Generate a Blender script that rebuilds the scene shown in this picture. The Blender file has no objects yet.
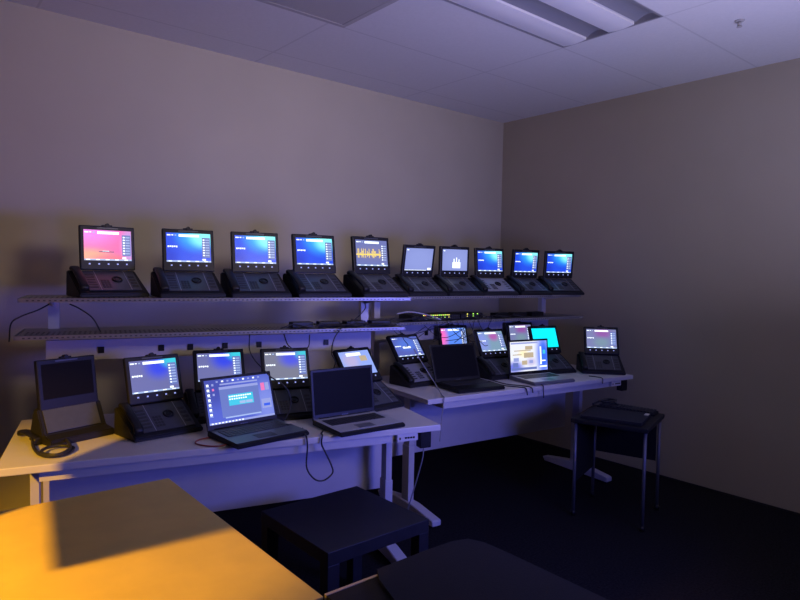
import bpy, bmesh, math, random
from mathutils import Vector, Matrix
random.seed(7)
SC = bpy.context.scene
C = SC.collection
PI = math.pi

# ------------------------------------------------------------------ materials
def nodes(name):
    m = bpy.data.materials.new(name); m.use_nodes = True
    nt = m.node_tree
    return m, nt, nt.nodes['Principled BSDF']

def mat(name, col, rough=0.5, metal=0.0, noise=0.0, scale=40.0, bump=0.0, spec=0.5):
    m, nt, b = nodes(name)
    b.inputs['Roughness'].default_value = rough
    b.inputs['Metallic'].default_value = metal
    b.inputs['Specular IOR Level'].default_value = spec
    tc = nt.nodes.new('ShaderNodeTexCoord')
    nz = nt.nodes.new('ShaderNodeTexNoise'); nz.inputs['Scale'].default_value = scale
    nz.inputs['Detail'].default_value = 4
    nt.links.new(tc.outputs['Object'], nz.inputs['Vector'])
    cr = nt.nodes.new('ShaderNodeValToRGB')
    k = noise
    cr.color_ramp.elements[0].color = tuple(max(0, c*(1-k)) for c in col)+(1,)
    cr.color_ramp.elements[1].color = tuple(min(1, c*(1+k)) for c in col)+(1,)
    cr.color_ramp.elements[0].position = .3; cr.color_ramp.elements[1].position = .7
    nt.links.new(nz.outputs['Fac'], cr.inputs['Fac'])
    nt.links.new(cr.outputs['Color'], b.inputs['Base Color'])
    if bump:
        bp = nt.nodes.new('ShaderNodeBump'); bp.inputs['Strength'].default_value = bump
        bp.inputs['Distance'].default_value = .002
        nt.links.new(nz.outputs['Fac'], bp.inputs['Height'])
        nt.links.new(bp.outputs['Normal'], b.inputs['Normal'])
    return m

def emit(name, col, s=1.0):
    m, nt, b = nodes(name)
    b.inputs['Base Color'].default_value = (0.01, 0.01, 0.01, 1)
    b.inputs['Roughness'].default_value = .3
    b.inputs['Emission Color'].default_value = tuple(col)+(1,)
    b.inputs['Emission Strength'].default_value = s
    return m

def screen_mat(name, base, blobs, s=1.0):
    """a lit display picture: base colour with soft blobs (u, v, radius_u, radius_v, colour)"""
    m, nt, b = nodes(name)
    b.inputs['Base Color'].default_value = (0.01, 0.01, 0.01, 1)
    b.inputs['Roughness'].default_value = .25
    b.inputs['Emission Strength'].default_value = s
    uv = nt.nodes.new('ShaderNodeUVMap'); uv.uv_map = 'UVMap'
    prev = nt.nodes.new('ShaderNodeRGB'); prev.outputs[0].default_value = tuple(base)+(1,)
    out = prev.outputs[0]
    for (u, v, ru, rv, col) in blobs:
        mp = nt.nodes.new('ShaderNodeMapping')
        mp.inputs['Location'].default_value = (-u/ru, -v/rv, 0)
        mp.inputs['Scale'].default_value = (1/ru, 1/rv, 1)
        nt.links.new(uv.outputs['UV'], mp.inputs['Vector'])
        gr = nt.nodes.new('ShaderNodeTexGradient'); gr.gradient_type = 'SPHERICAL'
        nt.links.new(mp.outputs['Vector'], gr.inputs['Vector'])
        mr = nt.nodes.new('ShaderNodeMapRange'); mr.interpolation_type = 'SMOOTHSTEP'
        mr.inputs['From Min'].default_value = 0; mr.inputs['From Max'].default_value = .8
        nt.links.new(gr.outputs['Fac'], mr.inputs['Value'])
        mx = nt.nodes.new('ShaderNodeMix'); mx.data_type = 'RGBA'
        nt.links.new(mr.outputs['Result'], mx.inputs[0])
        nt.links.new(out, mx.inputs[6]); mx.inputs[7].default_value = tuple(col)+(1,)
        out = mx.outputs[2]
    nt.links.new(out, b.inputs['Emission Color'])
    return m

M = {}
M['wall'] = mat('wall_paint', (.50, .46, .375), .9, noise=.025, scale=3, bump=.0)
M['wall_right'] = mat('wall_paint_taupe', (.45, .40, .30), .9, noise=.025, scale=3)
M['laminate'] = mat('white_laminate', (.62, .60, .60), .45, noise=.02, scale=15)
M['steel_white'] = mat('white_powder_coat', (.60, .59, .62), .4, noise=.02)
M['panel'] = mat('light_panel', (.56, .54, .58), .6, noise=.03, scale=8)
M['shelf'] = mat('grey_shelf_steel', (.26, .255, .27), .38, .35, noise=.04)
M['hole'] = mat('punched_hole_dark', (.05, .05, .06), .7)
M['black'] = mat('black_plastic', (.010, .010, .012), .42, noise=.1, spec=.3)
M['black_matte'] = mat('matte_black_plastic', (.013, .013, .015), .55, noise=.1, spec=.3)
M['plate'] = mat('graphite_keypad_plate', (.075, .08, .095), .35, .3, noise=.06)
M['plate_silver'] = mat('silver_keypad_plate', (.36, .37, .40), .35, .3, noise=.06)
M['line'] = mat('pale_trim_line', (.30, .31, .35), .35)
M['key'] = mat('dark_key', (.03, .03, .034), .5)
M['glass_off'] = mat('dark_display_glass', (.008, .008, .010), .45, spec=.05)
M['lapgrey'] = mat('grey_palmrest', (.20, .21, .24), .35, .3, noise=.04)
M['lapsilver'] = mat('silver_palmrest', (.52, .53, .55), .35, .2, noise=.04)
M['lapblue'] = mat('dark_blue_palmrest', (.07, .085, .12), .35, .2, noise=.04)
M['cable'] = mat('black_cable', (.02, .02, .022), .5)
M['cable_grey'] = mat('grey_cable', (.30, .30, .33), .5)
M['cable_red'] = mat('dark_red_cable', (.30, .06, .05), .5)
M['lack'] = mat('black_brown_foil', (.016, .016, .02), .45, noise=.15, scale=20)
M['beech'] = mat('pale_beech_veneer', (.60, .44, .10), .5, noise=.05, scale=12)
M['edge'] = mat('pale_wood_edge', (.5, .42, .34), .5, noise=.05)
M['cloth'] = mat('charcoal_cloth', (.011, .011, .016), .95, noise=.12, scale=300, bump=.3)
M['chrome'] = mat('dull_steel_tube', (.16, .16, .18), .45, .4)
M['fixture'] = mat('white_enamel', (.85, .85, .86), .4)
M['louver'] = mat('grey_reflector', (.30, .30, .33), .5, .2)
M['vent'] = mat('grey_vent_metal', (.44, .43, .43), .7)
M['paper'] = mat('paper_scrap', (.55, .52, .42), .8)

# ceiling: mineral tiles with a thin grid
def ceil_mat():
    m, nt, b = nodes('ceiling_tiles'); b.inputs['Roughness'].default_value = .9
    tc = nt.nodes.new('ShaderNodeTexCoord')
    sep = nt.nodes.new('ShaderNodeSeparateXYZ'); nt.links.new(tc.outputs['Object'], sep.inputs[0])
    outs = []
    for ax, per, off in ((0, 1.22, 3.07), (1, .61, 2.262)):
        a = nt.nodes.new('ShaderNodeMath'); a.operation = 'SUBTRACT'; a.inputs[1].default_value = off - per*20 - .006
        nt.links.new(sep.outputs[ax], a.inputs[0])
        d = nt.nodes.new('ShaderNodeMath'); d.operation = 'MODULO'; d.inputs[1].default_value = per
        nt.links.new(a.outputs[0], d.inputs[0])
        l = nt.nodes.new('ShaderNodeMath'); l.operation = 'LESS_THAN'; l.inputs[1].default_value = .012
        nt.links.new(d.outputs[0], l.inputs[0]); outs.append(l.outputs[0])
    mx = nt.nodes.new('ShaderNodeMath'); mx.operation = 'MAXIMUM'
    nt.links.new(outs[0], mx.inputs[0]); nt.links.new(outs[1], mx.inputs[1])
    nz = nt.nodes.new('ShaderNodeTexNoise'); nz.inputs['Scale'].default_value = 60; nz.inputs['Detail'].default_value = 5
    nt.links.new(tc.outputs['Object'], nz.inputs['Vector'])
    cr = nt.nodes.new('ShaderNodeValToRGB')
    cr.color_ramp.elements[0].color = (.68, .68, .69, 1); cr.color_ramp.elements[1].color = (.76, .76, .77, 1)
    nt.links.new(nz.outputs['Fac'], cr.inputs['Fac'])
    mc = nt.nodes.new('ShaderNodeMix'); mc.data_type = 'RGBA'; mc.inputs[7].default_value = (.62, .62, .63, 1)
    nt.links.new(mx.outputs[0], mc.inputs[0]); nt.links.new(cr.outputs[0], mc.inputs[6])
    nt.links.new(mc.outputs[2], b.inputs['Base Color'])
    return m
M['ceiling'] = ceil_mat()
M['carpet'] = mat('dark_carpet', (.012, .011, .014), .95, noise=.5, scale=90, bump=.6, spec=.1)
M['skirt'] = mat('dark_vinyl_skirting', (.02, .02, .022), .6)

# ------------------------------------------------------------------ mesh helpers
def B(): return bmesh.new()

def box(bm, lo, hi, mi=0, bev=0.0, mtx=None):
    r = bmesh.ops.create_cube(bm, size=1.0)
    vs = r['verts']
    lo, hi = Vector(lo), Vector(hi)
    for v in vs:
        v.co = Vector(((v.co[i]+.5)*(hi[i]-lo[i])+lo[i]) for i in range(3))
    es = list({e for v in vs for e in v.link_edges}); fs = list({f for v in vs for f in v.link_faces})
    if bev > 0:
        rr = bmesh.ops.bevel(bm, geom=es, offset=bev, segments=2, affect='EDGES', profile=.6)
        fs = list({f for f in fs if f.is_valid} | set(rr['faces'])); vs = list({v for f in fs for v in f.verts})
    for f in fs: f.material_index = mi
    if mtx is not None:
        for v in vs: v.co = mtx @ v.co
    return fs

def prism(bm, prof, x0, x1, mi=0, bev=0.0, mtx=None):
    """profile of (y, z) points extruded along x"""
    a = [bm.verts.new((x0, y, z)) for y, z in prof]; b = [bm.verts.new((x1, y, z)) for y, z in prof]
    fs = [bm.faces.new(a[::-1]), bm.faces.new(b)]
    n = len(prof)
    for i in range(n): fs.append(bm.faces.new((a[i], a[(i+1) % n], b[(i+1) % n], b[i])))
    bmesh.ops.recalc_face_normals(bm, faces=fs)
    vs = a+b
    if bev > 0:
        es = list({e for v in vs for e in v.link_edges})
        rr = bmesh.ops.bevel(bm, geom=es, offset=bev, segments=2, affect='EDGES')
        fs = list({f for f in fs if f.is_valid} | set(rr['faces'])); vs = list({v for f in fs for v in f.verts})
    for f in fs: f.material_index = mi
    if mtx is not None:
        for v in vs: v.co = mtx @ v.co
    return fs

def cyl(bm, p0, p1, r0, r1=None, n=16, mi=0, cap=True):
    p0, p1 = Vector(p0), Vector(p1); r1 = r0 if r1 is None else r1
    d = (p1-p0).normalized(); t = Vector((0, 0, 1)) if abs(d.z) < .9 else Vector((1, 0, 0))
    a = d.cross(t).normalized(); b = d.cross(a)
    A = [bm.verts.new(p0+(a*math.cos(2*PI*i/n)+b*math.sin(2*PI*i/n))*r0) for i in range(n)]
    Bv = [bm.verts.new(p1+(a*math.cos(2*PI*i/n)+b*math.sin(2*PI*i/n))*r1) for i in range(n)]
    fs = [bm.faces.new((A[i], A[(i+1) % n], Bv[(i+1) % n], Bv[i])) for i in range(n)]
    for f in fs: f.smooth = True
    if cap: fs += [bm.faces.new(A[::-1]), bm.faces.new(Bv)]
    for f in fs: f.material_index = mi
    bmesh.ops.recalc_face_normals(bm, faces=fs)

def ring(bm, c, R, r, mtx=None, mi=0, n=20, k=8):
    V = []
    for i in range(n):
        a = 2*PI*i/n
        row = []
        for j in range(k):
            b = 2*PI*j/k
            p = Vector(((R+r*math.cos(b))*math.cos(a), (R+r*math.cos(b))*math.sin(a), r*math.sin(b)))+Vector(c)
            if mtx is not None: p = mtx @ p
            row.append(bm.verts.new(p))
        V.append(row)
    for i in range(n):
        for j in range(k):
            f = bm.faces.new((V[i][j], V[(i+1) % n][j], V[(i+1) % n][(j+1) % k], V[i][(j+1) % k]))
            f.smooth = True; f.material_index = mi

def spline(pts, sub=8):
    P = [Vector(p) for p in pts]; P = [P[0]*2-P[1]]+P+[P[-1]*2-P[-2]]
    out = []
    for i in range(1, len(P)-2):
        for s in range(sub):
            t = s/sub
            a, b, c, d = P[i-1], P[i], P[i+1], P[i+2]
            out.append(.5*((2*b)+(-a+c)*t+(2*a-5*b+4*c-d)*t*t+(-a+3*b-3*c+d)*t**3))
    out.append(P[-2]); return out

def tube(bm, pts, r, n=8, sub=8, mi=0, smooth=True):
    Q = spline(pts, sub) if smooth else [Vector(p) for p in pts]
    rows = []; up = Vector((0, 0, 1))
    for i, q in enumerate(Q):
        d = (Q[min(i+1, len(Q)-1)]-Q[max(i-1, 0)])
        d = d.normalized() if d.length > 1e-9 else Vector((1, 0, 0))
        a = d.cross(up)
        if a.length < .05: a = d.cross(Vector((1, 0, 0)))
        a.normalize(); b = a.cross(d).normalized()
        rows.append([bm.verts.new(q+(a*math.cos(2*PI*k/n)+b*math.sin(2*PI*k/n))*r) for k in range(n)])
    for i in range(len(rows)-1):
        for k in range(n):
            f = bm.faces.new((rows[i][k], rows[i][(k+1) % n], rows[i+1][(k+1) % n], rows[i+1][k]))
            f.smooth = True; f.material_index = mi
    bm.faces.new(rows[0][::-1]); bm.faces.new(rows[-1])

def loft(bm, secs, mi=0):
    rows = [[bm.verts.new(p) for p in s] for s in secs]; n = len(rows[0]); fs = []
    for i in range(len(rows)-1):
        for k in range(n):
            f = bm.faces.new((rows[i][k], rows[i][(k+1) % n], rows[i+1][(k+1) % n], rows[i+1][k])); f.smooth = True; fs.append(f)
    fs.append(bm.faces.new(rows[0][::-1])); fs.append(bm.faces.new(rows[-1]))
    for f in fs: f.material_index = mi
    bmesh.ops.recalc_face_normals(bm, faces=fs)

def obj(name, bm, ms, parent=None, label=None):
    me = bpy.data.meshes.new(name); bm.normal_update(); bm.to_mesh(me); bm.free()
    for m in (ms if isinstance(ms, (list, tuple)) else [ms]): me.materials.append(m)
    o = bpy.data.objects.new(name, me); C.objects.link(o)
    if parent: o.parent = parent
    if label: o['label'] = label
    return o

def tag(o, label, cat, group=None, kind=None):
    o['label'] = label; o['category'] = cat
    if group: o['group'] = group
    if kind: o['kind'] = kind
    return o

def thing(name, label, cat, loc=(0, 0, 0), rz=0.0, group=None):
    o = bpy.data.objects.new(name, None); C.objects.link(o)
    o.location = loc; o.rotation_euler = (0, 0, rz); o.empty_display_size = .05
    return tag(o, label, cat, group)

def struct(name, bm, m, parent=None):
    o = obj(name, bm, m, parent)
    if not parent: o['kind'] = 'structure'
    return o

# ------------------------------------------------------------------ the room
XW, YW, H = 4.234, 3.724, 2.74
X0, Y0 = -1.7, -2.4
b = B(); box(b, (X0-.1, Y0-.1, -.1), (XW+.1, YW+.1, 0)); struct('floor', b, M['carpet'])
b = B(); box(b, (X0-.1, YW, 0), (XW+.1, YW+.1, H)); struct('wall_left', b, M['wall'])
b = B(); box(b, (XW, Y0-.1, 0), (XW+.1, YW, H)); struct('wall_right', b, M['wall_right'])
b = B(); box(b, (X0-.1, Y0-.1, 0), (X0, YW, H)); struct('wall_back', b, M['wall'])
b = B(); box(b, (X0, Y0-.1, 0), (XW, Y0, H)); struct('wall_front', b, M['wall'])
# ceiling with an opening for the recessed light fitting and the grille
FX0, FX1, FY0, FY1 = 1.85, 3.07, 1.652, 2.262
VX0, VX1, VY0, VY1 = 1.34, 1.95, 2.27, 2.872
b = B()
xs = [X0-.1, VX0, FX0, VX1, FX1, XW+.1]; ys = [Y0-.1, FY0, FY1, VY0, VY1, YW+.1]
for i in range(5):
    for j in range(5):
        x0, x1, y0, y1 = xs[i], xs[i+1], ys[j], ys[j+1]
        cx, cy = (x0+x1)/2, (y0+y1)/2
        if FX0 < cx < FX1 and FY0 < cy < FY1: continue
        if VX0 < cx < VX1 and VY0 < cy < VY1: continue
        box(b, (x0, y0, H), (x1, y1, H+.02))
struct('ceiling', b, M['ceiling'])
b = B(); box(b, (X0-.1, Y0-.1, H+.16), (XW+.1, YW+.1, H+.2)); struct('trim_1', b, M['ceiling'])
b = B(); box(b, (X0, YW-.008, 0), (XW, YW, .09)); struct('baseboard_left', b, M['skirt'])
b = B(); box(b, (XW-.008, Y0, 0), (XW, YW-.008, .012)); struct('baseboard_right', b, M['skirt'])

# recessed fluorescent fitting, switched off
t = thing('ceiling_light', 'recessed fluorescent ceiling light, switched off, with two pale curved reflectors', 'ceiling light', ((FX0+FX1)/2, (FY0+FY1)/2, H))
hx, hy = (FX1-FX0)/2, (FY1-FY0)/2
b = B()
box(b, (-hx, -hy, .11), (hx, hy, .13)); box(b, (-hx, -hy, 0), (-hx+.012, hy, .11)); box(b, (hx-.012, -hy, 0), (hx, hy, .11))
box(b, (-hx+.012, -hy, 0), (hx-.012, -hy+.012, .11)); box(b, (-hx+.012, hy-.012, 0), (hx-.012, hy, .11))
obj('housing', b, M['louver'], t)
for y in (.215, -.075):        # bright lamp covers, slightly proud of the ceiling
    b = B()
    prof = [(y-.075+.15*k/10, .002-.006*math.sin(PI*k/10)) for k in range(11)]+[(y+.075, .10), (y-.075, .10)]
    fs = prism(b, prof, -hx+.012, hx-.012)
    obj('lamp_cover', b, M['fixture'], t)
for y in (.07, -.225):
    b = B()
    prof = [(y-.065+.13*k/10, .012+.022*math.sin(PI*k/10)) for k in range(11)]+[(y+.065, .10), (y-.065, .10)]
    prism(b, prof, -hx+.012, hx-.012)
    obj('reflector', b, M['louver'], t, 'grey recessed reflector')
# return air grille
t = thing('air_vent', 'grey square air return panel set in the ceiling tiles', 'vent', ((VX0+VX1)/2, (VY0+VY1)/2, H))
b = B(); s = .305
for a in ((-s, -s, s, -s+.03), (-s, s-.03, s, s), (-s, -s+.03, -s+.03, s-.03), (s-.03, -s+.03, s, s-.03)):
    box(b, (a[0], a[1]+.0015, -.001), (a[2], a[3]-.0015, .02))
obj('frame', b, M['vent'], t)
b = B(); box(b, (-s+.03, -s+.03, .001), (s-.03, s-.03, .008)); obj('perforated_panel', b, M['vent'], t)
# sprinkler
t = thing('sprinkler', 'small ceiling fire sprinkler head near the right wall', 'sprinkler', (3.40, 1.42, H))
b = B(); cyl(b, (0, 0, 0), (0, 0, -.006), .024, .02); obj('escutcheon', b, M['vent'], t)
b = B(); cyl(b, (0, 0, -.006), (0, 0, -.03), .009); cyl(b, (0, 0, -.03), (0, 0, -.033), .013); obj('head', b, M['vent'], t)

# ------------------------------------------------------------------ sit-stand benches with shelves
A1, A2 = -0.2536, -0.1153
def bench(label, loc, rz, L, D, zt, s_hi, s_lo, sx0, sx1, pz, px0, px1, rail_z, rail_x, outlets, cols, lo_x0, lo_x1, sy0):
    t = thing('workbench', label, 'workbench', loc, rz)
    b = B(); box(b, (-L, 0, zt-.028), (0, D, zt), bev=.004); obj('tabletop', b, M['laminate'], t)
    b = B()
    box(b, (-L+.13, .03, zt-.068), (-.10, .05, zt-.028)); box(b, (-L+.13, D-.05, zt-.068), (-.10, D-.03, zt-.028))
    box(b, (-L+.13, .05, zt-.068), (-L+.17, D-.05, zt-.028)); box(b, (-.14, .05, zt-.068), (-.10, D-.05, zt-.028))
    obj('frame', b, M['steel_white'], t)
    for cx in cols:
        l = B(); box(l, (cx-.02, .33, .07), (cx+.02, .40, zt-.35), bev=.003); box(l, (cx-.016, .335, zt-.35), (cx+.016, .395, zt-.028), bev=.002)
        lo = obj('leg', l, M['steel_white'], t)
        f = B(); prism(f, [(.07, .012), (.64, .012), (.66, .04), (.45, .07), (.28, .07), (.08, .045), (.07, .04)], cx-.030, cx+.030, bev=.003)
        obj('foot', f, M['steel_white'], t)
        for fy in (.10, .62):
            g = B(); cyl(g, (cx, fy, 0), (cx, fy, .014), .02); obj('levelling_foot', g, M['black'], t)
    b = B(); box(b, (px0, .50, pz), (px1, .515, zt-.03), bev=.002); obj('modesty_panel', b, M['panel'], t)
    # rail with outlets behind the desk top
    b = B(); box(b, (rail_x[0], D+.005, rail_z[0]), (rail_x[1], D+.03, rail_z[1]), bev=.002); r = obj('outlet_rail', b, M['panel'], t)
    for ox in outlets:
        b = B(); z = rail_z[0]+.045
        box(b, (ox-.013, D-.001, z-.015), (ox+.013, D+.005, z+.015), bev=.001); obj('outlet', b, M['black'], r)
    for ux in (rail_x[0]+.03, rail_x[1]-.03):
        b = B(); box(b, (ux-.022, D+.03, zt-.12), (ux+.022, D+.07, s_hi-.02)); obj('upright', b, M['steel_white'], t)
    # shelves: perforated steel with a folded front lip
    for z, x0, x1, nm in ((s_hi, sx0, sx1, 'shelf'), (s_lo, lo_x0, lo_x1, 'shelf')):
        b = B()
        box(b, (x0+.01, sy0+.006, z-.006), (x1-.01, D+.07, z))
        box(b, (x0, sy0, z-.015), (x1, sy0+.006, z+.0015), bev=.0012)
        prism(b, [(sy0, z-.015), (D+.07, z-.012), (D+.07, z+.001), (sy0, z+.0015)], x0, x0+.006)
        prism(b, [(sy0, z-.015), (D+.07, z-.012), (D+.07, z+.001), (sy0, z+.0015)], x1-.006, x1)
        n = int((x1-x0-.06)/.02)
        for k in range(n):
            xx = x0+.03+k*.02
            box(b, (xx, sy0-.0006, z-.010), (xx+.009, sy0, z-.005), mi=1)
            for yy in (sy0+.05, sy0+.10, sy0+.15):
                box(b, (xx, yy, z), (xx+.009, yy+.02, z+.0004), mi=1)
        sh = obj(nm, b, [M['shelf'], M['hole']], t)
        for ux in (rail_x[0]+.03, rail_x[1]-.03):
            b = B(); prism(b, [(sy0+.05, z-.010), (D+.03, z-.05), (D+.03, z-.010)], ux-.003, ux+.003); obj('bracket', b, M['steel_white'], sh)
    b = B(); box(b, (-.215, .006, zt-.062), (-.118, .03, zt-.029), bev=.002)
    cp = obj('control_handset', b, M['steel_white'], t)
    b = B()
    for k in range(4): box(b, (-.178+k*.013, .0045, zt-.050), (-.168+k*.013, .006, zt-.042))
    box(b, (-.205, .0045, zt-.052), (-.198, .006, zt-.042))
    obj('button_row', b, M['black'], cp)
    b = B(); box(b, (-.095, .015, zt-.105), (-.040, .06, zt-.0285), bev=.004); obj('power_box', b, M['black'], t)
    return t

D1W = (1.944, 2.0378, 0); D2W = (3.9147, 2.2255, 0)
Z1, Z2 = .7333, .7481
bench1 = bench('white sit-stand workbench with two shelves, left one, nearer the yellow-lit table', D1W, A1, 1.722, .745, Z1,
      1.289, 1.136, -1.70, .06, .285, -1.62, -.06, (.99, 1.085), (-1.625, -.04), (-1.40, -1.137, -1.003, -.836, -.665, -.303), (-1.635, -.104), -1.715, .03, .455)
bench2 = bench('white sit-stand workbench with two shelves, right one, in the corner of the room', D2W, A2, 1.7136, .745, Z2,
      1.273, 1.118, -1.74, -.05, .295, -1.66, -.10, (.965, 1.085), (-1.60, -.04), (-1.2, -.9, -.4), (-1.585, -.125), -1.74, -.02, .43)

def W(org, a, x, y, z):
    return Vector((org[0]+x*math.cos(a)-y*math.sin(a), org[1]+x*math.sin(a)+y*math.cos(a), z))
def P1(x, y, z): return W(D1W, A1, x, y, z)
def P2(x, y, z): return W(D2W, A2, x, y, z)

# ------------------------------------------------------------------ video phones
MS = {
 'ui_white': emit('lit_ui_white', (.85, .93, 1.0), 1.5),
 'ui_pale': emit('lit_ui_pale', (.45, .60, .95), .9),
 'ui_dim': emit('lit_ui_navy', (.03, .05, .22), .8),
 'ui_yellow': emit('lit_ui_yellow', (1.0, .72, .10), 1.3),
 'ui_teal': emit('lit_ui_teal', (.05, .55, .75), 1.1),
 'ui_grey': emit('lit_ui_grey_blue', (.16, .22, .60), .9),
 'ui_lav': emit('lit_ui_lavender', (.36, .42, .85), .9),
 'ui_tan': emit('lit_ui_tan', (.62, .50, .34), .9),
 'ui_pink': emit('lit_ui_pink', (.9, .2, .5), 1.0),
 'ui_blue': emit('lit_ui_blue', (.04, .12, .85), 1.0),
 'soft': emit('softkey_glow', (.35, .40, .95), 1.0),
}
UI = ['ui_white', 'ui_pale', 'ui_dim', 'ui_yellow', 'ui_teal', 'ui_grey', 'ui_lav', 'ui_tan', 'ui_pink', 'ui_blue']
PIC = {
 'magenta': screen_mat('sunset_picture', (.85, .10, .38), [(.15, 1.0, .9, .7, (.80, .16, .75)), (.1, .15, .7, .35, (1.0, .30, .20)), (.6, .0, .7, .3, (.95, .12, .20)), (.95, .5, .25, .9, (.45, .3, .75))], 1.15),
 'blue': screen_mat('blue_wave_picture', (.015, .07, .72), [(.70, .95, .65, .75, (.03, .42, .92)), (.82, .88, .42, .5, (.25, .90, .90)), (.0, .1, .4, .6, (.01, .04, .55))], 1.25),
 'blue_dim': screen_mat('blue_wave_picture_dim', (.16, .17, .42), [(.62, .78, .45, .55, (.04, .07, .85)), (.92, .95, .35, .35, (.05, .65, .80))], 1.0),
 'wave': screen_mat('grey_blue_picture', (.17, .20, .50), [(.5, .5, .8, .4, (.22, .22, .45))], 1.0),
 'plain': screen_mat('plain_lavender_picture', (.26, .31, .70), [(.5, .5, .9, .9, (.30, .36, .78))], 1.0),
 'tan': screen_mat('washed_tan_picture', (.20, .21, .30), [(.65, .75, .45, .45, (.08, .10, .80)), (.95, .9, .3, .3, (.05, .6, .75))], 1.0),
 'pale': screen_mat('pale_lilac_picture', (.30, .42, .95), [(.3, .6, .4, .5, (.50, .45, .75))], 1.05),
 'pinkblue': screen_mat('pink_and_blue_picture', (.10, .25, .90), [(.0, .6, .35, .9, (.95, .15, .55)), (1., .5, .3, .9, (.3, .45, .85))], 1.1),
 'green': screen_mat('grey_green_picture', (.22, .36, .50), [(.6, .75, .3, .35, (.45, .12, .45)), (.1, .5, .4, .9, (.25, .32, .8))], 1.0),
 'cyan': screen_mat('plain_cyan_picture', (.0, .72, .95), [(.5, .5, 1.2, 1.2, (.0, .80, 1.0))], 1.25),
 'night': screen_mat('navy_menu_picture', (.10, .13, .50), [(.5, .6, .6, .5, (.10, .20, .75))], 1.0),
 'wall': screen_mat('grey_violet_picture', (.20, .22, .45), [(.55, .8, .4, .4, (.30, .10, .40)), (.5, .3, .4, .4, (.20, .30, .40))], 1.0),
 'desk': screen_mat('blue_desktop_picture', (.09, .13, .62), [(.9, .3, .3, .8, (.22, .28, .80)), (.1, .8, .4, .6, (.06, .08, .42))], 1.0),
 'photo': screen_mat('bright_page_picture', (.80, .82, .90), [(.9, .5, .3, 1.2, (.04, .15, .95)), (.1, .15, .35, .3, (.15, .18, .75)), (.35, .6, .2, .2, (.95, .85, .55)), (.55, .3, .2, .2, (.55, .50, .75))], 1.15),
}
def menu(bar=True, word=True, side=True, foot=True):
    q = []
    q += [(.02, .90, .10, .94, 'ui_white'), (.12, .905, .16, .94, 'ui_white'), (.19, .90, .23, .94, 'ui_pale')]
    if bar: q += [(.28, .87, .74, .955, 'ui_white')]
    if word: q += [(.03+.045*k, .50+(.01 if k % 2 else 0), .065+.045*k, .555, 'ui_white') for k in range(5)]
    if side:
        q += [(.80, .16, .985, .86, 'ui_grey')]
        for k in range(7): q += [(.82, .22+.09*k, .86, .265+.09*k, 'ui_white'), (.875, .225+.09*k, .965, .26+.09*k, 'ui_pale')]
        q += [(.80, .06, .88, .12, 'ui_white')]
    if foot: q += [(.0, 0, 1, .05, 'ui_pale')]+[(.04+.2*k, .012, .12+.2*k, .04, 'ui_white') for k in range(5)]
    return q
def ui_wave():
    q = menu(word=False)
    q = [x for x in q if x[4] != 'ui_grey']
    random.seed(3)
    for k in range(26):
        h = random.choice((.03, .05, .08, .14, .22)); u = .02+.0295*k
        q.append((u, .44-h*.6, u+.016, .44+h, 'ui_yellow'))
    q.append((.0, .42, .80, .45, 'ui_yellow'))
    return q
DISP = {
 'magenta': menu(word=False)+[(.30, .27, .62, .30, 'ui_dim'), (.38, .30, .52, .315, 'ui_white')],
 'blue': menu(), 'blue_dim': menu(), 'wave': ui_wave(),
 'plain': [(.02, .90, .10, .94, 'ui_white'), (0, 0, .80, .02, 'ui_white'), (.84, .02, .97, .12, 'ui_white')],
 'box': [(.03, .90, .10, .94, 'ui_white'), (.40, .12, .72, .40, 'ui_white'), (.44, .40, .48, .56, 'ui_white'), (.54, .40, .58, .62, 'ui_white'), (.64, .40, .68, .54, 'ui_white')],
 'tan': menu(), 'pale': [(.22, .80, .70, .93, 'ui_white'), (.62, .55, .85, .78, 'ui_tan')], 'pinkblue': menu(word=False), 'green': menu(side=True),
 'cyan': [], 'night': menu(bar=False)+[(.30, .40, .60, .50, 'ui_white')], 'wall': menu(),
}
def display(name, w, h, pic, quads, mtx, parent, label=None):
    """lit panel in local (x, z) with its picture; raised marks for text, bars and icons"""
    bm = B(); uvl = bm.loops.layers.uv.new('UVMap')
    def quad(u0, v0, u1, v1, dy, mi):
        vs = [bm.verts.new(mtx @ Vector((-w/2+u*w, dy, v*h))) for u, v in ((u0, v0), (u1, v0), (u1, v1), (u0, v1))]
        f = bm.faces.new(vs); f.material_index = mi
        for l, (u, v) in zip(f.loops, ((u0, v0), (u1, v0), (u1, v1), (u0, v1))): l[uvl].uv = (u, v)
        return f
    quad(0, 0, 1, 1, 0, 0)
    for k, (u0, v0, u1, v1, m) in enumerate(quads):
        quad(u0, v0, u1, v1, -.0002-.00002*k, 1+UI.index(m))
    return obj(name, bm, [pic]+[MS[u] for u in UI], parent, label)

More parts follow.
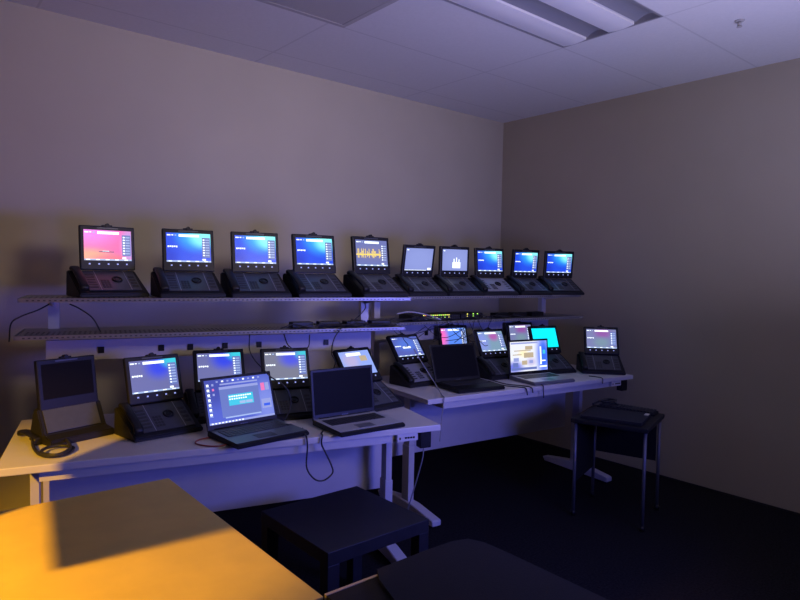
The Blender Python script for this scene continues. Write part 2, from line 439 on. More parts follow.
HW, HH = .236, .200            # screen housing size
TILT = math.radians(9)
HM = Matrix.Translation((0, .150, .118)) @ Matrix.Rotation(-TILT, 4, 'X')
SL = math.atan2(.098, .165)    # slope of the base
SM = Matrix.Translation((0, .010, .022)) @ Matrix.Rotation(SL, 4, 'X')
def make_phone_meshes():
    P = {}
    def me(key, bm, ms):
        m = bpy.data.meshes.new(key); bm.normal_update(); bm.to_mesh(m); bm.free()
        for x in ms: m.materials.append(x)
        P[key] = m
    b = B(); prism(b, [(0, 0), (0, .016), (.012, .022), (.165, .114), (.184, .112), (.190, .0)], -.168, .118, bev=.004)
    for v in b.verts:                       # the front is narrower on the handset side and flares out to the right
        k = max(0, 1-v.co.y/.18)
        v.co.x += k*(.012 if v.co.x < 0 else .014)
    me('base', b, [M['black_matte']])
    for key, mm in (('keypad_plate', M['plate']), ('keypad_plate_silver', M['plate_silver'])):
        b = B()
        box(b, (-.115, .010, .001), (.104, .168, .005), bev=.001, mtx=SM)
        box(b, (-.066, .010, .005), (-.0635, .168, .0058), 1, mtx=SM); box(b, (.060, .010, .005), (.0625, .168, .0058), 1, mtx=SM)
        me(key, b, [mm, M['line']])
    b = B()
    for i in range(3):
        for j in range(4): box(b, (-.054+i*.013, .030+j*.017, .005), (-.044+i*.013, .042+j*.017, .0066), bev=.0006, mtx=SM)
    me('numeric_keypad', b, [M['key']])
    b = B()
    for j in range(6): box(b, (-.108, .030+j*.020, .005), (-.074, .040+j*.020, .0062), mtx=SM)
    me('line_keys', b, [M['key']])
    b = B()
    for j in range(4): box(b, (.070, .035+j*.026, .005), (.096, .047+j*.026, .0062), mtx=SM)
    me('function_keys', b, [M['key']])
    b = B(); ring(b, (.018, .095, .0065), .019, .0045, SM)
    k = Matrix(SM); 
    cc = [SM @ Vector((.018, .095, .005)), SM @ Vector((.018, .095, .0085))]; cyl(b, cc[0], cc[1], .011)
    me('navigation_ring', b, [M['black']])
    b = B(); secs = []
    for i in range(19):
        s = i/18; y = .004+s*.180
        end = max(0, 1-min(s, 1-s)/.16)
        w = .0175+.004*end; zb = .018-.016*min(1, end*1.6) + .006*0; zt = .026+.008*math.sin(PI*s)
        if i in (0, 18): w *= .7; zt -= .006
        sec = []
        for a in range(12):
            th = 2*PI*a/12; cx = math.copysign(abs(math.cos(th))**.6, math.cos(th)); cz = math.copysign(abs(math.sin(th))**.6, math.sin(th))
            sec.append(SM @ Vector((-.144+.008*(1-s)+w*cx, y, (zt+zb)/2+(zt-zb)/2*cz)))
        secs.append(sec)
    loft(b, secs); me('handset', b, [M['black']])
    b = B(); box(b, (-HW/2, 0, 0), (HW/2, .022, HH), bev=.004, mtx=HM)
    box(b, (-.07, .022, .03), (.07, .040, .15), bev=.004, mtx=HM)
    me('screen_housing', b, [M['black']])
    b = B(); box(b, (-.045, -.0008, HH-.0125), (.045, 0, HH-.0065), mtx=HM)
    me('bezel_badge', b, [M['plate']])
    b = B(); cyl(b, HM @ Vector((0, -.003, HH+.004)), HM @ Vector((0, .02, HH+.004)), .009); box(b, (-.022, .002, HH-.001), (.022, .018, HH+.006), bev=.002, mtx=HM)
    me('camera', b, [M['black']])
    for k in range(5):
        b = B(); x = -.080+k*.040
        box(b, (x-.0035, -.0012, .024), (x+.0035, 0, .030), mtx=HM)
        me('softkey%d' % k, b, [MS['soft']])
    b = B(); prism(b, [(.165, .10), (.182, .115), (.203, .01), (.203, .0), (.18, .0)], -.05, .05, bev=.003)
    me('rear_stand', b, [M['black_matte']])
    return P
PM = make_phone_meshes()
def child(name, me, parent, label=None):
    o = bpy.data.objects.new(name, me); C.objects.link(o); o.parent = parent
    if label: o['label'] = label
    return o
b = B(); prism(b, [(0, 0), (0, .026), (.060, .036), (.104, .128), (.135, .132), (.175, .0)], -.128, .128, bev=.004)
SB = bpy.data.meshes.new('base'); b.to_mesh(SB); b.free(); SB.materials.append(M['black_matte'])
b = B(); km = Matrix.Translation((0, .060, .036)) @ Matrix.Rotation(math.atan2(.092, .044), 4, 'X')
box(b, (-.112, .006, .001), (.104, .098, .005), bev=.001, mtx=km)
SP = bpy.data.meshes.new('keypad_plate'); b.to_mesh(SP); b.free(); SP.materials.append(M['plate'])
def upright_phone(loc, rz, label, group):
    """the one whose base is folded up under its dark screen"""
    t = thing('video_phone', label, 'video phone', loc, rz, group)
    child('base', SB, t); child('keypad_plate', SP, t)
    h = child('screen_housing', PM['screen_housing'], t); h.matrix_local = Matrix.Translation((0, -.050, .004))
    child('camera', PM['camera'], h); child('bezel_badge', PM['bezel_badge'], h)
    m = HM @ Matrix.Translation((0, -.0008, .043))
    b = B(); box(b, (-.102, -.0004, 0), (.102, .0008, .138), mtx=m); obj('display', b, M['glass_off'], h, 'unlit dark display')
    return t
def video_phone(loc, rz, pic, disp, label, group, silver=False, offhook=False, lean=0.0):
    t = thing('video_phone', label, 'video phone', loc, rz, group)
    child('base', PM['base'], t)
    kp = child('keypad_plate', PM['keypad_plate_silver' if silver else 'keypad_plate'], t, 'silver keypad plate' if silver else None)
    child('numeric_keypad', PM['numeric_keypad'], kp); child('line_keys', PM['line_keys'], kp); child('function_keys', PM['function_keys'], kp); child('navigation_ring', PM['navigation_ring'], kp)
    if not offhook: child('handset', PM['handset'], t)
    child('rear_stand', PM['rear_stand'], t)
    h = child('screen_housing', PM['screen_housing'], t)
    if lean:      # screen leaned further back about its bottom edge
        pv = Vector((0, .16, .118))
        h.matrix_local = Matrix.Translation(pv) @ Matrix.Rotation(-lean, 4, 'X') @ Matrix.Translation(-pv)
    child('camera', PM['camera'], h); child('bezel_badge', PM['bezel_badge'], h)
    m = HM @ Matrix.Translation((0, -.0008, .043))
    if pic:
        display('display', .204, .138, PIC[pic], DISP[disp], m, h)
        for k in range(5): child('softkey', PM['softkey%d' % k], h)
    else:
        b = B(); box(b, (-.102, -.0004, 0), (.102, .0008, .138), mtx=m); obj('display', b, M['glass_off'], h, 'unlit dark display')
    return t

G1, G2, G3, G4 = 'video phones on the top shelf of the left bench', 'video phones on the top shelf of the right bench', 'video phones on the left bench top', 'video phones on the right bench top'
r = math.radians
S1 = 1.2910; S2 = 1.2748
top1 = [(-1.325, .540, 16, 'magenta', 'magenta', 'black video phone with a magenta and orange sunset screen', -4),
        (-1.005, .482, 6, 'blue', 'blue', 'black video phone with blue screen, next to the one showing magenta sunset', 0),
        (-.696, .480, 4, 'blue', 'blue', 'black video phone with blue screen, middle of the five on the left top shelf', 0),
        (-.381, .482, 8, 'blue', 'blue', 'black video phone with blue screen, beside the one showing yellow waveform', 0),
        (-.051, .484, 13, 'wave', 'wave', 'black video phone with a yellow waveform across its grey screen', -2)]
for x, y, a, p, d, l, ln in top1: video_phone(P1(x, y, S1), A1+r(a), p, d, l, G1, lean=r(ln))
top2 = [(-1.402, .425, 0, 'plain', 'plain', 'black video phone with an empty pale lavender screen, leftmost on right top shelf', False, -18),
        (-1.106, .425, 0, 'plain', 'box', 'black video phone with a white block drawing on its lavender screen', False, -10),
        (-.808, .426, -5, 'blue', 'blue', 'video phone with blue screen and silver keypad plate on right top shelf', True, -4),
        (-.484, .425, -3, 'blue', 'blue', 'black video phone with blue screen, second from right end of top shelf', False, -14),
        (-.184, .425, -16, 'blue', 'blue', 'black video phone with blue screen at the right end of top shelf', False, -14)]
for x, y, a, p, d, l, s_, ln in top2: video_phone(P2(x, y, S2), A2+r(a), p, d, l, G2, s_, lean=r(ln))
# on the left bench
ZA, ZB = Z1+.0008, Z2+.0008
ph0 = upright_phone(P1(-1.457, .278, ZA), A1+r(31), 'black video phone with dark screen and handset off, left end of left bench', G3)
video_phone(P1(-1.128, .222, ZA), A1+r(20), 'blue_dim', 'blue_dim', 'black video phone with violet-blue screen standing left of the lit laptop', G3, lean=r(8))
video_phone(P1(-.888, .385, ZA), A1+r(0), 'blue_dim', 'blue_dim', 'black video phone half hidden behind the lit laptop with blue desktop', G3, lean=r(18))
video_phone(P1(-.593, .315, ZA), A1+r(-2), 'tan', 'tan', 'black video phone with grey-tan screen between the two front laptops', G3, lean=r(13))
video_phone(P1(-.118, .350, ZA), A1+r(20), 'pale', 'pale', 'black video phone with pale lilac screen behind the laptop with dark screen', G3, lean=r(28))
# on the right bench
video_phone(P2(-1.465, .320, ZB), A2+r(6), 'night', 'night', 'video phone with small navy menu screen at left end of right bench', G4, silver=True, lean=r(30))
video_phone(P2(-1.028, .492, ZB), A2+r(-2), 'pinkblue', 'pinkblue', 'black video phone with pink and blue screen behind the black laptop', G4, lean=r(6))
video_phone(P2(-.868, .270, ZB), A2+r(-3), 'green', 'green', 'black video phone with grey-green screen right of the black laptop', G4, lean=r(19))
video_phone(P2(-.418, .494, ZB), A2+r(-3), 'wall', 'wall', 'black video phone mostly hidden behind the laptop showing a bright page', G4, lean=r(3))
video_phone(P2(-.415, .262, ZB), A2+r(-9), 'cyan', 'cyan', 'black video phone with plain cyan screen on right bench', G4, lean=r(12))
video_phone(P2(-.164, .095, ZB), A2+r(-40), 'wall', 'wall', 'black video phone with grey-violet screen at right end of right bench', G4, lean=r(14))

# handset lying off the first phone, with its cord (both belong to that phone)
inv = (Matrix.Translation(ph0.location) @ Matrix.Rotation(ph0.rotation_euler.z, 4, 'Z')).inverted()
h = child('handset', PM['handset'], ph0, 'black handset lying off the hook on the bench')
hm = Matrix.Translation(P1(-1.635, .26, Z1+.002)) @ Matrix.Rotation(A1+r(22), 4, 'Z') @ Matrix.Rotation(-SL, 4, 'X') @ Matrix.Translation((.160, -.015, -.022))
h.matrix_local = inv @ hm
b = B()
cp = [(-1.64, .36, .02), (-1.63, .24, .01), (-1.60, .12, .008), (-1.56, .07, .008), (-1.51, .09, .008), (-1.49, .15, .01), (-1.53, .19, .012), (-1.58, .17, .014), (-1.59, .10, .016), (-1.54, .06, .014), (-1.50, .12, .018), (-1.52, .25, .02), (-1.56, .34, .03)]
tube(b, [inv @ P1(x, y, Z1+z) for x, y, z in cp], .006, sub=6)
obj('handset_cord', b, M['cable'], ph0)

# ------------------------------------------------------------------ laptops
def laptop(name_label, loc, rz, w, d, ang, palm, pic, quads, scr_h=None, bezel=.012, shell='black', group=None):
    t = thing('laptop', name_label, 'laptop', loc, rz, group)
    b = B(); prism(b, [(0, .002), (0, .014), (.012, .020), (d, .026), (d, .002)], -w/2, w/2, bev=.003)
    obj('base', b, M[shell], t)
    sl = math.atan2(.006, d-.012)
    sm = Matrix.Translation((0, .012, .0202)) @ Matrix.Rotation(sl, 4, 'X')
    b = B(); box(b, (-w/2+.004, .002, 0), (w/2-.004, d-.018, .0012), mtx=sm); dk = obj('palm_rest', b, M[palm], t)
    b = B(); n = 15; kw = (w-.05)/n
    for j in range(5):
        for i in range(n):
            if j == 0 and 3 < i < 9: continue
            box(b, (-w/2+.025+i*kw, d*.42+j*.0185, .0012), (-w/2+.025+(i+.86)*kw, d*.42+j*.0185+.0155, .0034), mtx=sm)
    box(b, (-w/2+.025+4*kw, d*.42, .0012), (-w/2+.025+8.86*kw, d*.42+.0155, .0034), mtx=sm)
    obj('keyboard', b, M['key'], dk)
    b = B(); box(b, (-.055, .018, .0012), (.03, .072, .0018), mtx=sm); obj('touchpad', b, M['black' if palm != 'lapsilver' else 'lapgrey'], dk)
    hm = Matrix.Translation((0, d-.006, .022)) @ Matrix.Rotation(-ang, 4, 'X')
    lh = d*.93 if scr_h is None else scr_h
    b = B(); box(b, (-w/2, 0, 0), (w/2, .008, lh), bev=.003, mtx=hm); lid = obj('lid', b, M['black'], t)
    b = B(); cyl(b, (-w/2+.03, d-.004, .024), (w/2-.03, d-.004, .024), .007); obj('hinge', b, M['black'], t)
    m = hm @ Matrix.Translation((0, -.0008, bezel+.012))
    dw, dh = w-2*bezel, lh-2*bezel-.012
    if pic: display('display', dw, dh, PIC[pic], quads, m, lid)
    else:
        b = B(); box(b, (-dw/2, 0, 0), (dw/2, .001, dh), mtx=m); obj('display', b, M['glass_off'], lid, 'unlit dark display')
    b = B(); 
    for k in range(4): box(b, (-.016+k*.009, -.0008, .008), (-.010+k*.009, 0, .014), mtx=hm)
    obj('badge', b, M['plate'], lid)
    return t

dq = [(0, 0, 1, .045, 'ui_lav')]+[(.03+.05*k, .012, .055+.05*k, .036, 'ui_white') for k in range(10)]
for j in range(7): dq += [(.025, .86-.11*j, .06, .91-.11*j, 'ui_white'), (.02, .835-.11*j, .07, .848-.11*j, 'ui_pale')]
for j in range(3): dq += [(.10, .86-.11*j, .13, .91-.11*j, 'ui_pink' if j == 1 else 'ui_lav')]
for i in range(9): dq += [(.17+.08*i, .93, .20+.08*i, .965, 'ui_white' if i % 2 else 'ui_lav')]
dq += [(.20, .12, .80, .82, 'ui_grey'), (.20, .76, .80, .82, 'ui_lav'), (.22, .86, .80, .895, 'ui_lav'), (.24, .10, .79, .13, 'ui_pale'),
       (.32, .37, .70, .62, 'ui_teal')]
dq += [(.33+.035*k, .56, .355+.035*k, .59, 'ui_white') for k in range(10)]+[(.33+.035*k, .50, .352+.035*k, .53, 'ui_white') for k in range(8)]
dq += [(.34, .39, .47, .45, 'ui_teal'), (.48, .39, .57, .45, 'ui_pale'), (.58, .39, .68, .45, 'ui_pale'), (.82, .20, .97, .42, 'ui_lav'), (.85, .25, .95, .31, 'ui_blue'), (.84, .62, .90, .80, 'ui_pink'), (.91, .62, .97, .80, 'ui_lav')]
laptop('laptop showing a blue desktop with a teal dialog box, on left bench', P1(-.766, -.02, Z1+.0005), A1+r(19), .335, .245, r(18), 'lapblue', 'desk', dq, scr_h=.222)
laptop('open laptop with dark screen and silver palm rest, on left bench', P1(-.335, -.02, Z1+.0005), A1+r(12), .335, .245, r(8), 'lapsilver', None, [], scr_h=.225)
laptop('open black laptop with dark screen near left end of right bench', P2(-1.31, .03, Z2+.0005), A2+r(-3), .33, .24, r(20), 'black', None, [], scr_h=.23)
pq = [(.02, .92, .75, .97, 'ui_lav')]+[(.06, .55, .30, .58, 'ui_tan'), (.10, .68, .55, .71, 'ui_tan'), (.36, .45, .62, .62, 'ui_tan'), (.40, .72, .60, .84, 'ui_tan'),
      (.08, .34, .22, .46, 'ui_lav'), (.30, .22, .44, .36, 'ui_tan'), (.50, .26, .60, .36, 'ui_lav'), (.02, .05, .70, .13, 'ui_grey'), (.06, .15, .20, .30, 'ui_grey'),
      (.80, .2, .84, .8, 'ui_white'), (.80, .30, .95, .34, 'ui_white'), (.78, .10, .98, .15, 'ui_white'), (.88, .55, .95, .68, 'ui_teal')]
laptop('silver laptop showing a bright white page, on right bench', P2(-.745, .006, Z2+.0005), A2+r(-3), .335, .24, r(6), 'lapsilver', 'photo', pq, scr_h=.228, shell='lapgrey')

# ------------------------------------------------------------------ network switches on the lower shelf of the right bench
SL2 = 1.1205
led_g = emit('green_led', (.45, 1.0, .12), 2.2); led_y = emit('yellow_led', (.95, .9, .15), 2.0); led_o = emit('orange_led', (1.0, .25, .05), 2.0)
def switch(label, x0, x1, y, leds):
    t = thing('network_switch', label, 'network switch', P2((x0+x1)/2, y, SL2), A2)
    w = (x1-x0)/2
    b = B(); box(b, (-w, 0, .003), (w, .16, .038), bev=.002); obj('case', b, M['black'], t)
    b = B(); n = int(w*2/.018)
    for k in range(n):
        for z in (.008, .022): box(b, (-w+.01+k*.018, -.0008, z), (-w+.01+k*.018+.012, 0, z+.009))
    obj('ports', b, M['key'], t)
    b = B()
    for k, m in leds: box(b, (k-.0035, -.0016, .0315), (k+.0035, -.0002, .0365), mi=m)
    for k, m in leds[::2]: box(b, (k-.003, -.0016, .018), (k+.003, -.0002, .0215), mi=m)
    obj('status_lights', b, [led_g, led_y, led_o], t)
    b = B()
    for x in (-w+.02, w-.02): box(b, (x-.008, .02, 0), (x+.008, .04, .003)); box(b, (x-.008, .12, 0), (x+.008, .14, .003))
    obj('rubber_feet', b, M['black_matte'], t)
switch('black network switch with a row of green and yellow lights, lower shelf', -1.50, -1.14, .47, [(-.06+k*.0155, (0, 1, 0, 1, 1, 0)[k % 6]) for k in range(11)]+[(-.10, 1), (-.085, 2)])
switch('smaller black network switch with two green lights, lower shelf', -1.11, -.93, .49, [(.01, 0), (.045, 0), (-.04, 1)])

# adapters lying on lower shelves
def adapter(label, loc, rz, sx=.05, sy=.03, sz=.03, group=None):
    t = thing('power_adapter', label, 'power adapter', loc, rz, group)
    b = B(); box(b, (-sx, -sy, 0), (sx, sy, sz), bev=.004); obj('body', b, M['black'], t)
    b = B(); cyl(b, (sx-.003, 0, sz/2), (sx+.018, 0, sz/2), .006, .004); obj('cable_sleeve', b, M['cable'], t)
LS1 = 1.138
for k, (x, a) in enumerate(((-.50, 4), (-.36, -3), (-.22, 5), (-.08, 2))):
    adapter('black power adapter in the row on the lower shelf of left bench', P1(x, .55, LS1+.001), A1+r(a), .055, .028, .028, 'adapters on the lower shelf of the left bench')
for k, (x, a) in enumerate(((-.72, 4), (-.55, -3), (-.38, 2))):
    adapter('black power adapter in the row on the lower shelf of right bench', P2(x, .56, SL2), A2+r(a), .06, .03, .03, 'adapters on the lower shelf of the right bench')

# ------------------------------------------------------------------ cables
def cable(label, pts, rad=.003, m='cable', group=None, sub=8):
    o0 = Vector(pts[0]); b = B(); tube(b, [Vector(p)-o0 for p in pts], rad, sub=sub)
    o = obj('cable', b, M[m]); o.location = o0
    return tag(o, label, 'cable', group)
z = Z1+.004
cable('black cable looping down over the front edge between the two front laptops',
      [P1(-0.610, .13, z+.004), P1(-0.623, .08, z+.01), P1(-0.630, .02, z+.006), P1(-0.633, -.008, z), P1(-0.631, -.014, z-.04), P1(-0.635, -.02, z-.12), P1(-0.605, -.03, z-.168), P1(-0.565, -.03, z-.18), P1(-0.525, -.025, z-.155), P1(-0.530, -.02, z-.12), P1(-0.553, -.015, z-.07), P1(-0.570, -.012, z-.03), P1(-0.565, -.006, z+.003), P1(-0.562, .02, z+.004), P1(-0.547, .045, z+.006)], .0035)
cable('dark red cable curling on the bench left of the lit laptop',
      [P1(-.925, .04, z), P1(-.97, .0, z), P1(-1.02, .015, z), P1(-1.06, .07, z), P1(-1.04, .12, z), P1(-.99, .14, z), P1(-.95, .17, z)], .003, 'cable_red')
cable('dark cable curving down in front of the grey-tan screen phone from lower shelf',
      [P1(-.775, .45, LS1-.018), P1(-.785, .40, 1.06), P1(-.775, .35, 1.02), P1(-.74, .31, .976), P1(-.71, .295, .943), P1(-.655, .285, .905), P1(-.625, .28, .85), P1(-.63, .275, .79), P1(-.66, .275, z)], .0028, 'cable')
cable('thin cable looping below the lower shelf of left bench',
      [P1(-.60, .50, LS1-.026), P1(-.585, .47, 1.06), P1(-.54, .46, 1.035), P1(-.49, .46, 1.05), P1(-.48, .47, LS1-.028)], .003)
cable('cable drooping from the lower shelf right end of left bench',
      [P1(-.33, .44, LS1+.002), P1(-.37, .425, 1.09), P1(-.38, .43, 1.02), P1(-.35, .46, .96), P1(-.37, .55, .85), P1(-.36, .60, z)], .003)
cable('cable sagging between the shelves at left end of left bench',
      [P1(-1.52, .60, 1.258), P1(-1.48, .56, 1.24), P1(-1.43, .54, 1.20), P1(-1.40, .54, LS1+.003)], .003)
cable('cable hanging down from the top shelf left of the left upright',
      [P1(-1.60, .60, 1.258), P1(-1.64, .57, 1.235), P1(-1.70, .55, 1.21), P1(-1.735, .56, 1.18), P1(-1.75, .62, 1.10)], .003)
cable('cable hanging from the underside of the top shelf near yellow waveform phone',
      [P1(-.16, .55, 1.258), P1(-.18, .5, 1.23), P1(-.24, .48, 1.18), P1(-.30, .47, 1.15), P1(-.34, .5, LS1+.004)], .0028)
cable('pale grey cable sloping from left bench shelf down to the network switch',
      [P1(-.02, .46, 1.205), P1(.05, .46, 1.215), P1(.15, .47, 1.20), P1(.24, .46, 1.17), P2(-1.45, .45, 1.15), P2(-1.40, .462, 1.13)], .004, 'cable_grey')
cable('thin cable from power box down to the bench foot',
      [P1(-.07, .03, Z1-.105), P1(-.07, .05, .55), P1(-.08, .16, .30), P1(-.095, .26, .10), P1(-.10, .31, .085)], .003, 'cable_grey')
cable('orange-tipped grey cable plugged into video phone at left end of right bench',
      [P2(-1.66, .22, .99), P2(-1.61, .21, .91), P2(-1.575, .20, .856), P2(-1.56, .15, .80), P2(-1.585, .05, Z2+.006), P2(-1.60, .012, Z2+.004), P2(-1.612, -.008, Z2+.001), P2(-1.622, -.014, Z2-.04), P2(-1.632, -.014, Z2-.13), P2(-1.64, -.014, Z2-.23)], .003, 'cable_grey')
cable('pair cable draped across the right bench front beside the bright laptop',
      [P2(-1.16, .16, Z2+.03), P2(-1.10, .08, Z2+.01), P2(-1.04, .02, Z2+.006), P2(-1.01, -.008, Z2), P2(-1.0, -.013, Z2-.04)], .0035)
cable('second cable draped over the right bench front beside the bright laptop',
      [P2(-1.12, .19, Z2+.03), P2(-1.05, .12, Z2+.008), P2(-.99, .04, Z2+.006), P2(-.965, -.008, Z2), P2(-.955, -.013, Z2-.03)], .0035)
cable('cable hanging from right bench front below the bright laptop',
      [P2(-.86, .02, Z2+.004), P2(-.865, -.006, Z2+.003), P2(-.868, -.014, Z2-.03), P2(-.865, -.014, Z2-.07)], .003)
cable('short cable over the right bench front near its right end',
      [P2(-.33, .10, Z2+.004), P2(-.31, .05, Z2+.004), P2(-.325, -.006, Z2+.003), P2(-.33, -.013, Z2-.03)], .003)
random.seed(11)
ends = [(-1.66, .43, 1.10, -1.52, .42, 1.02, -1.40, .42, 1.09), (-1.62, .44, 1.10, -1.58, .40, .99, -1.56, .46, .97),
        (-1.45, .42, 1.10, -1.30, .40, 1.02, -1.12, .42, 1.08), (-1.36, .42, 1.12, -1.33, .40, 1.04, -1.36, .45, .99),
        (-1.28, .42, 1.12, -1.15, .40, 1.00, -.98, .43, .98), (-1.20, .42, 1.12, -1.10, .38, .98, -1.05, .46, .92),
        (-1.05, .43, 1.12, -1.12, .38, 1.03, -1.30, .40, 1.00), (-1.02, .43, 1.12, -.98, .40, 1.05, -.90, .43, 1.13),
        (-.80, .42, 1.12, -.77, .40, 1.03, -.74, .44, 1.00), (-1.68, .41, 1.05, -1.50, .39, 1.06, -1.28, .41, 1.12),
        (-1.25, .42, 1.12, -1.18, .39, 1.06, -1.14, .41, .95), (-1.70, .42, 1.11, -1.60, .39, 1.04, -1.45, .41, 1.09),
        (-1.10, .42, 1.11, -1.02, .38, .97, -.93, .43, .95), (-1.15, .42, 1.12, -1.16, .39, 1.05, -1.20, .44, .98)]
for e in ends:
    a, m_, c = P2(*e[0:3]), P2(*e[3:6]), P2(*e[6:9])
    cable('thin dark cable in the tangle hanging below the network switches', [a, a.lerp(m_, .5)+Vector((0, 0, -.02)), m_, m_.lerp(c, .5)+Vector((0, 0, -.008)), c], .002, 'cable', 'tangled cables under the network switches', 6)
for k, (x0, x1) in enumerate(((-1.70, -1.45), (-1.62, -1.30), (-1.05, -.80), (-.95, -.60))):
    pts = [P2(x0+(x1-x0)*s/5, .455+.02*math.sin(3*s+k), SL2+.004+.018*abs(math.sin(1.3*s+k))) for s in range(6)]
    cable('black cable lying along the lower shelf of right bench', pts, .0028, 'cable', 'cables lying on the lower shelf of the right bench', 5)
for k, (x0, x1) in enumerate(((-.62, -.20), (-.45, .0), (-.30, .02))):
    pts = [P1(x0+(x1-x0)*s/6, .485+.02*math.sin(2*s+k), LS1+.004+.016*abs(math.sin(1.5*s+k))) for s in range(7)]
    cable('black cable lying along the lower shelf of left bench', pts, .0028, 'cable', 'cables lying on the lower shelf of the left bench', 5)

# paper scrap at the laptop hinge
b = B(); box(b, (-.022, -.014, 0), (.022, .014, .0006)); o = obj('sticky_note', b, M['paper'])
o.location = P1(-.655, .165, Z1+.0292); o.rotation_euler = (0, 0, A1+r(30)); tag(o, 'small pale sticky note by the hinge of the lit laptop', 'note')

# ------------------------------------------------------------------ low black table under / before the left bench
t = thing('side_table', 'low square black table with thick top and square legs, before left bench', 'table', (1.405, 2.02, 0), r(1))
b = B(); box(b, (-.24, -.24, .40), (.24, .24, .45), bev=.002); obj('tabletop', b, M['lack'], t)
for sx in (-1, 1):
    for sy in (-1, 1):
        b = B(); x, y = sx*.2145, sy*.2145; box(b, (x-.025, y-.025, 0), (x+.025, y+.025, .40), bev=.002); obj('leg', b, M['lack'], t)

# ------------------------------------------------------------------ chrome-legged stand at right
T = (3.37, 2.00, 0); TR = r(17)
t = thing('equipment_stand', 'small black-topped stand with thin chrome legs below right bench end', 'stand', T, TR)
b = B(); box(b, (-.235, -.215, .56), (.235, .215, .586), bev=.006); obj('top', b, M['black_matte'], t)
b = B(); box(b, (-.18, .190, .20), (.18, .198, .56)); box(b, (.190, -.18, .30), (.198, .18, .56)); obj('skirt', b, M['black_matte'], t)
for sx in (-1, 1):
    for sy in (-1, 1):
        b = B(); cyl(b, (sx*.195, sy*.195, .03), (sx*.195, sy*.195, .56), .010); lg = obj('leg', b, M['chrome'], t)
        b = B(); cyl(b, (sx*.195, sy*.195, 0), (sx*.195, sy*.195, .03), .016, .013); obj('rubber_tip', b, M['black'], lg)
def onT(x, y, zz): return W(T, TR, x, y, zz)
t = thing('laptop', 'closed dark laptop lying on the small chrome-legged stand', 'laptop', onT(-.058, 0, .5868), TR+r(2))
b = B(); box(b, (-.15, -.17, .0), (.14, .17, .012), bev=.003); obj('base', b, M['black_matte'], t)
b = B(); box(b, (-.15, -.17, .012), (.14, .17, .020), bev=.003); obj('lid', b, M['cloth'], t)
t = thing('keyboard', 'black keyboard lying at the right of the chrome-legged stand', 'keyboard', onT(.165, -.01, .5868), TR+r(0))
b = B(); prism(b, [(-.17, 0), (.17, 0), (.17, .022), (-.17, .012)], -.055, .065, bev=.002); obj('case', b, M['black_matte'], t)
b = B()
for i in range(6):
    for j in range(16): box(b, (-.048+i*.018, -.16+j*.020, .016), (-.034+i*.018, -.145+j*.020, .0175+.0095*(j/15)+.004))
obj('keys', b, M['key'], t)
cable('bundled black cable heaped at the back of the chrome-legged stand',
      [onT(.16, .05, .618), onT(.20, .10, .634), onT(.14, .15, .636), onT(.10, .10, .640), onT(.17, .06, .645), onT(.19, .13, .640), onT(.12, .16, .632), onT(.05, .17, .625)], .006)
b = B(); box(b, (-.025, -.012, 0), (.025, .012, .0012)); o = obj('paper_label', b, M['paper']); o.location = onT(.045, -.15, 0.607); o.rotation_euler = (0, 0, TR)
tag(o, 'small pale label on the closed laptop on the stand', 'label')

# ------------------------------------------------------------------ foreground tables
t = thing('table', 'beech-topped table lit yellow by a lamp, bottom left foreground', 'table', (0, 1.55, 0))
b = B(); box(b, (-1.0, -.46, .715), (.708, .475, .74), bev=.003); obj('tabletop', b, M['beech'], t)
for x in (-.92, .618):
    b = B(); box(b, (x-.03, -.03, .03), (x+.03, .03, .715)); lg = obj('leg', b, M['steel_white'], t)
    b = B(); box(b, (x-.04, -.38, 0), (x+.04, .38, .03), bev=.003); obj('foot', b, M['steel_white'], lg)
t = thing('table', 'dark-topped table with pale wood edge, bottom centre foreground', 'table', (1.05, .62, 0))
b = B(); box(b, (-.335, -.55, .712), (.10, .47, .7385)); box(b, (-.335, .47, .712), (.10, .478, .74), 1)
obj('tabletop', b, [M['cloth'], M['edge']], t)
for x, y in ((-.27, -.45), (-.27, .38), (.04, -.45), (.04, .38)):
    b = B(); box(b, (x-.02, y-.02, 0), (x+.02, y+.02, .712)); obj('leg', b, M['black'], t)
b = B()
# limp cloth: a slab with rounded outline and soft drop over the rim
N = 26; rows = []
out = [(.86, 1.102), (.93, 1.104), (1.02, 1.106), (1.10, 1.104), (1.145, 1.090), (1.162, 1.05), (1.165, 1.0), (1.165, .9), (1.165, .75), (1.16, .3), (.74, .3), (.765, .75), (.80, .95), (.835, 1.06)]
top = [b.verts.new((x-1.0, y-.7, .0085)) for x, y in out]; bot = [b.verts.new((x-1.0, y-.7, .0)) for x, y in out]
n = len(out); b.faces.new(top[::-1]); b.faces.new(bot)
for i in range(n): b.faces.new((top[i], top[(i+1) % n], bot[(i+1) % n], bot[i]))
bmesh.ops.recalc_face_normals(b, faces=list(b.faces))
o = obj('desk_mat', b, M['cloth']); o.location = (1.0, .7, .7405)
tag(o, 'charcoal desk mat with rounded corner lying on the dark foreground table', 'desk mat')

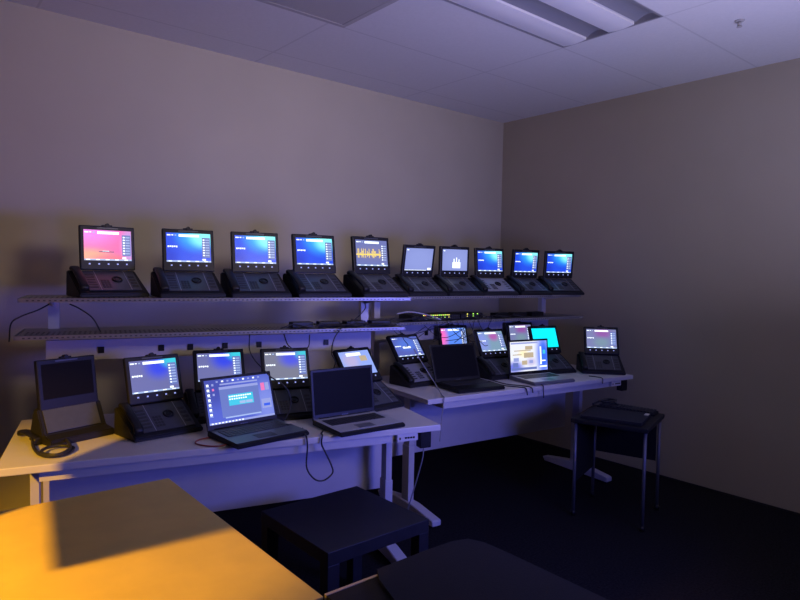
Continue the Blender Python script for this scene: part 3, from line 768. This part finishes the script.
# ------------------------------------------------------------------ lamp with arm beyond the left edge, and an added screen casting the table shadow
LAMP = Vector((-.62, 1.62, 1.62))
def area(name, loc, target, sx, sy, col, e):
    l = bpy.data.lights.new(name, 'AREA'); l.shape = 'RECTANGLE'; l.size = sx; l.size_y = sy; l.color = col; l.energy = e
    o = bpy.data.objects.new(name, l); C.objects.link(o); o.location = loc
    o.rotation_euler = (Vector(target)-Vector(loc)).to_track_quat('-Z', 'Y').to_euler(); return o
t = thing('desk_lamp', 'desk lamp with warm bulb standing on the yellow-lit table, beyond the left edge', 'lamp', (LAMP.x-.25, LAMP.y, .74))
b = B(); cyl(b, (0, 0, 0), (0, 0, .02), .10); obj('base', b, M['black'], t)
b = B(); tube(b, [(0, 0, .02), (0, 0, .5), (0, 0, .8), (.06, 0, .98), (.16, 0, 1.03), (.25, 0, 1.0)], .010); obj('arm', b, M['black'], t)
b = B(); cyl(b, (.25, 0, 1.0), (.27, 0, .86), .03, .11, n=28, cap=False); obj('lamp_shade', b, M['black'], t)
l = bpy.data.lights.new('warm_bulb', 'SPOT'); l.energy = 165; l.color = (1.0, .50, .008); l.shadow_soft_size = .022
l.spot_size = r(83); l.spot_blend = .35
o = bpy.data.objects.new('warm_bulb', l); C.objects.link(o); o.location = LAMP
o.rotation_euler = (Vector((-.05, 1.86, .74))-LAMP).to_track_quat('-Z', 'Y').to_euler()
t = thing('shadow_blocker', 'added unseen screen on a stand, shading the yellow-lit table', 'shadow_blocker', (-.075, 1.755, .7402), r(-9))  # added out of view to throw the shadow across the table
b = B(); box(b, (-.012, -.175, .385), (.012, .30, .76), bev=.003); obj('screen', b, M['black'], t)
b = B(); box(b, (-.035, .10, .010), (-.013, .19, .50), bev=.003); obj('neck', b, M['black'], t)
b = B(); cyl(b, (-.03, .14, 0), (-.03, .14, .012), .10, n=32); obj('base', b, M['black'], t)

def spread(o, deg): o.data.spread = r(deg); return o
# glow of the monitors opposite the benches, then two added fill lights
spread(area('monitor_glow', (2.35, -.1, 1.2), (1.75, 2.7, 1.0), .7, .35, (.13, .15, 1.0), 17), 110)
spread(area('upward_fill', (2.5, .3, 1.0), (2.7, .9, 2.74), .9, .6, (.56, .54, 1.0), 26), 140)  # added fill that brightens the ceiling from below
spread(area('wall_wash_fill', (1.9, -1.7, 2.3), (1.95, 3.7, 2.15), .8, .5, (1.0, .82, .64), 6), 56)  # added wash for the upper left wall, no actual opening behind it

# ------------------------------------------------------------------ world, camera, view
w = bpy.data.worlds.new('World'); SC.world = w; w.use_nodes = True
w.node_tree.nodes['Background'].inputs[0].default_value = (.02, .02, .04, 1)
w.node_tree.nodes['Background'].inputs[1].default_value = .3
az, pi_, ro = map(math.radians, (50.3526, 2.8082, 1.0584))
F = Vector((math.cos(pi_)*math.cos(az), math.cos(pi_)*math.sin(az), -math.sin(pi_)))
R0 = Vector((math.sin(az), -math.cos(az), 0)); U0 = R0.cross(F)
R = R0*math.cos(ro)+U0*math.sin(ro); U = -R0*math.sin(ro)+U0*math.cos(ro)
cd = bpy.data.cameras.new('camera'); cam = bpy.data.objects.new('camera', cd); C.objects.link(cam)
m = Matrix.Identity(4)
for i in range(3): m[i][0], m[i][1], m[i][2] = R[i], U[i], -F[i]
m.translation = Vector((0, 0, 1.4355)); cam.matrix_world = m
cd.sensor_width = 36; cd.lens = 624.03/800*36; cd.clip_start = .02
SC.camera = cam
SC.view_settings.view_transform = 'Standard'; SC.view_settings.look = 'None'
SC.view_settings.exposure = 0; SC.view_settings.gamma = 1; SC.view_settings.use_curve_mapping = False
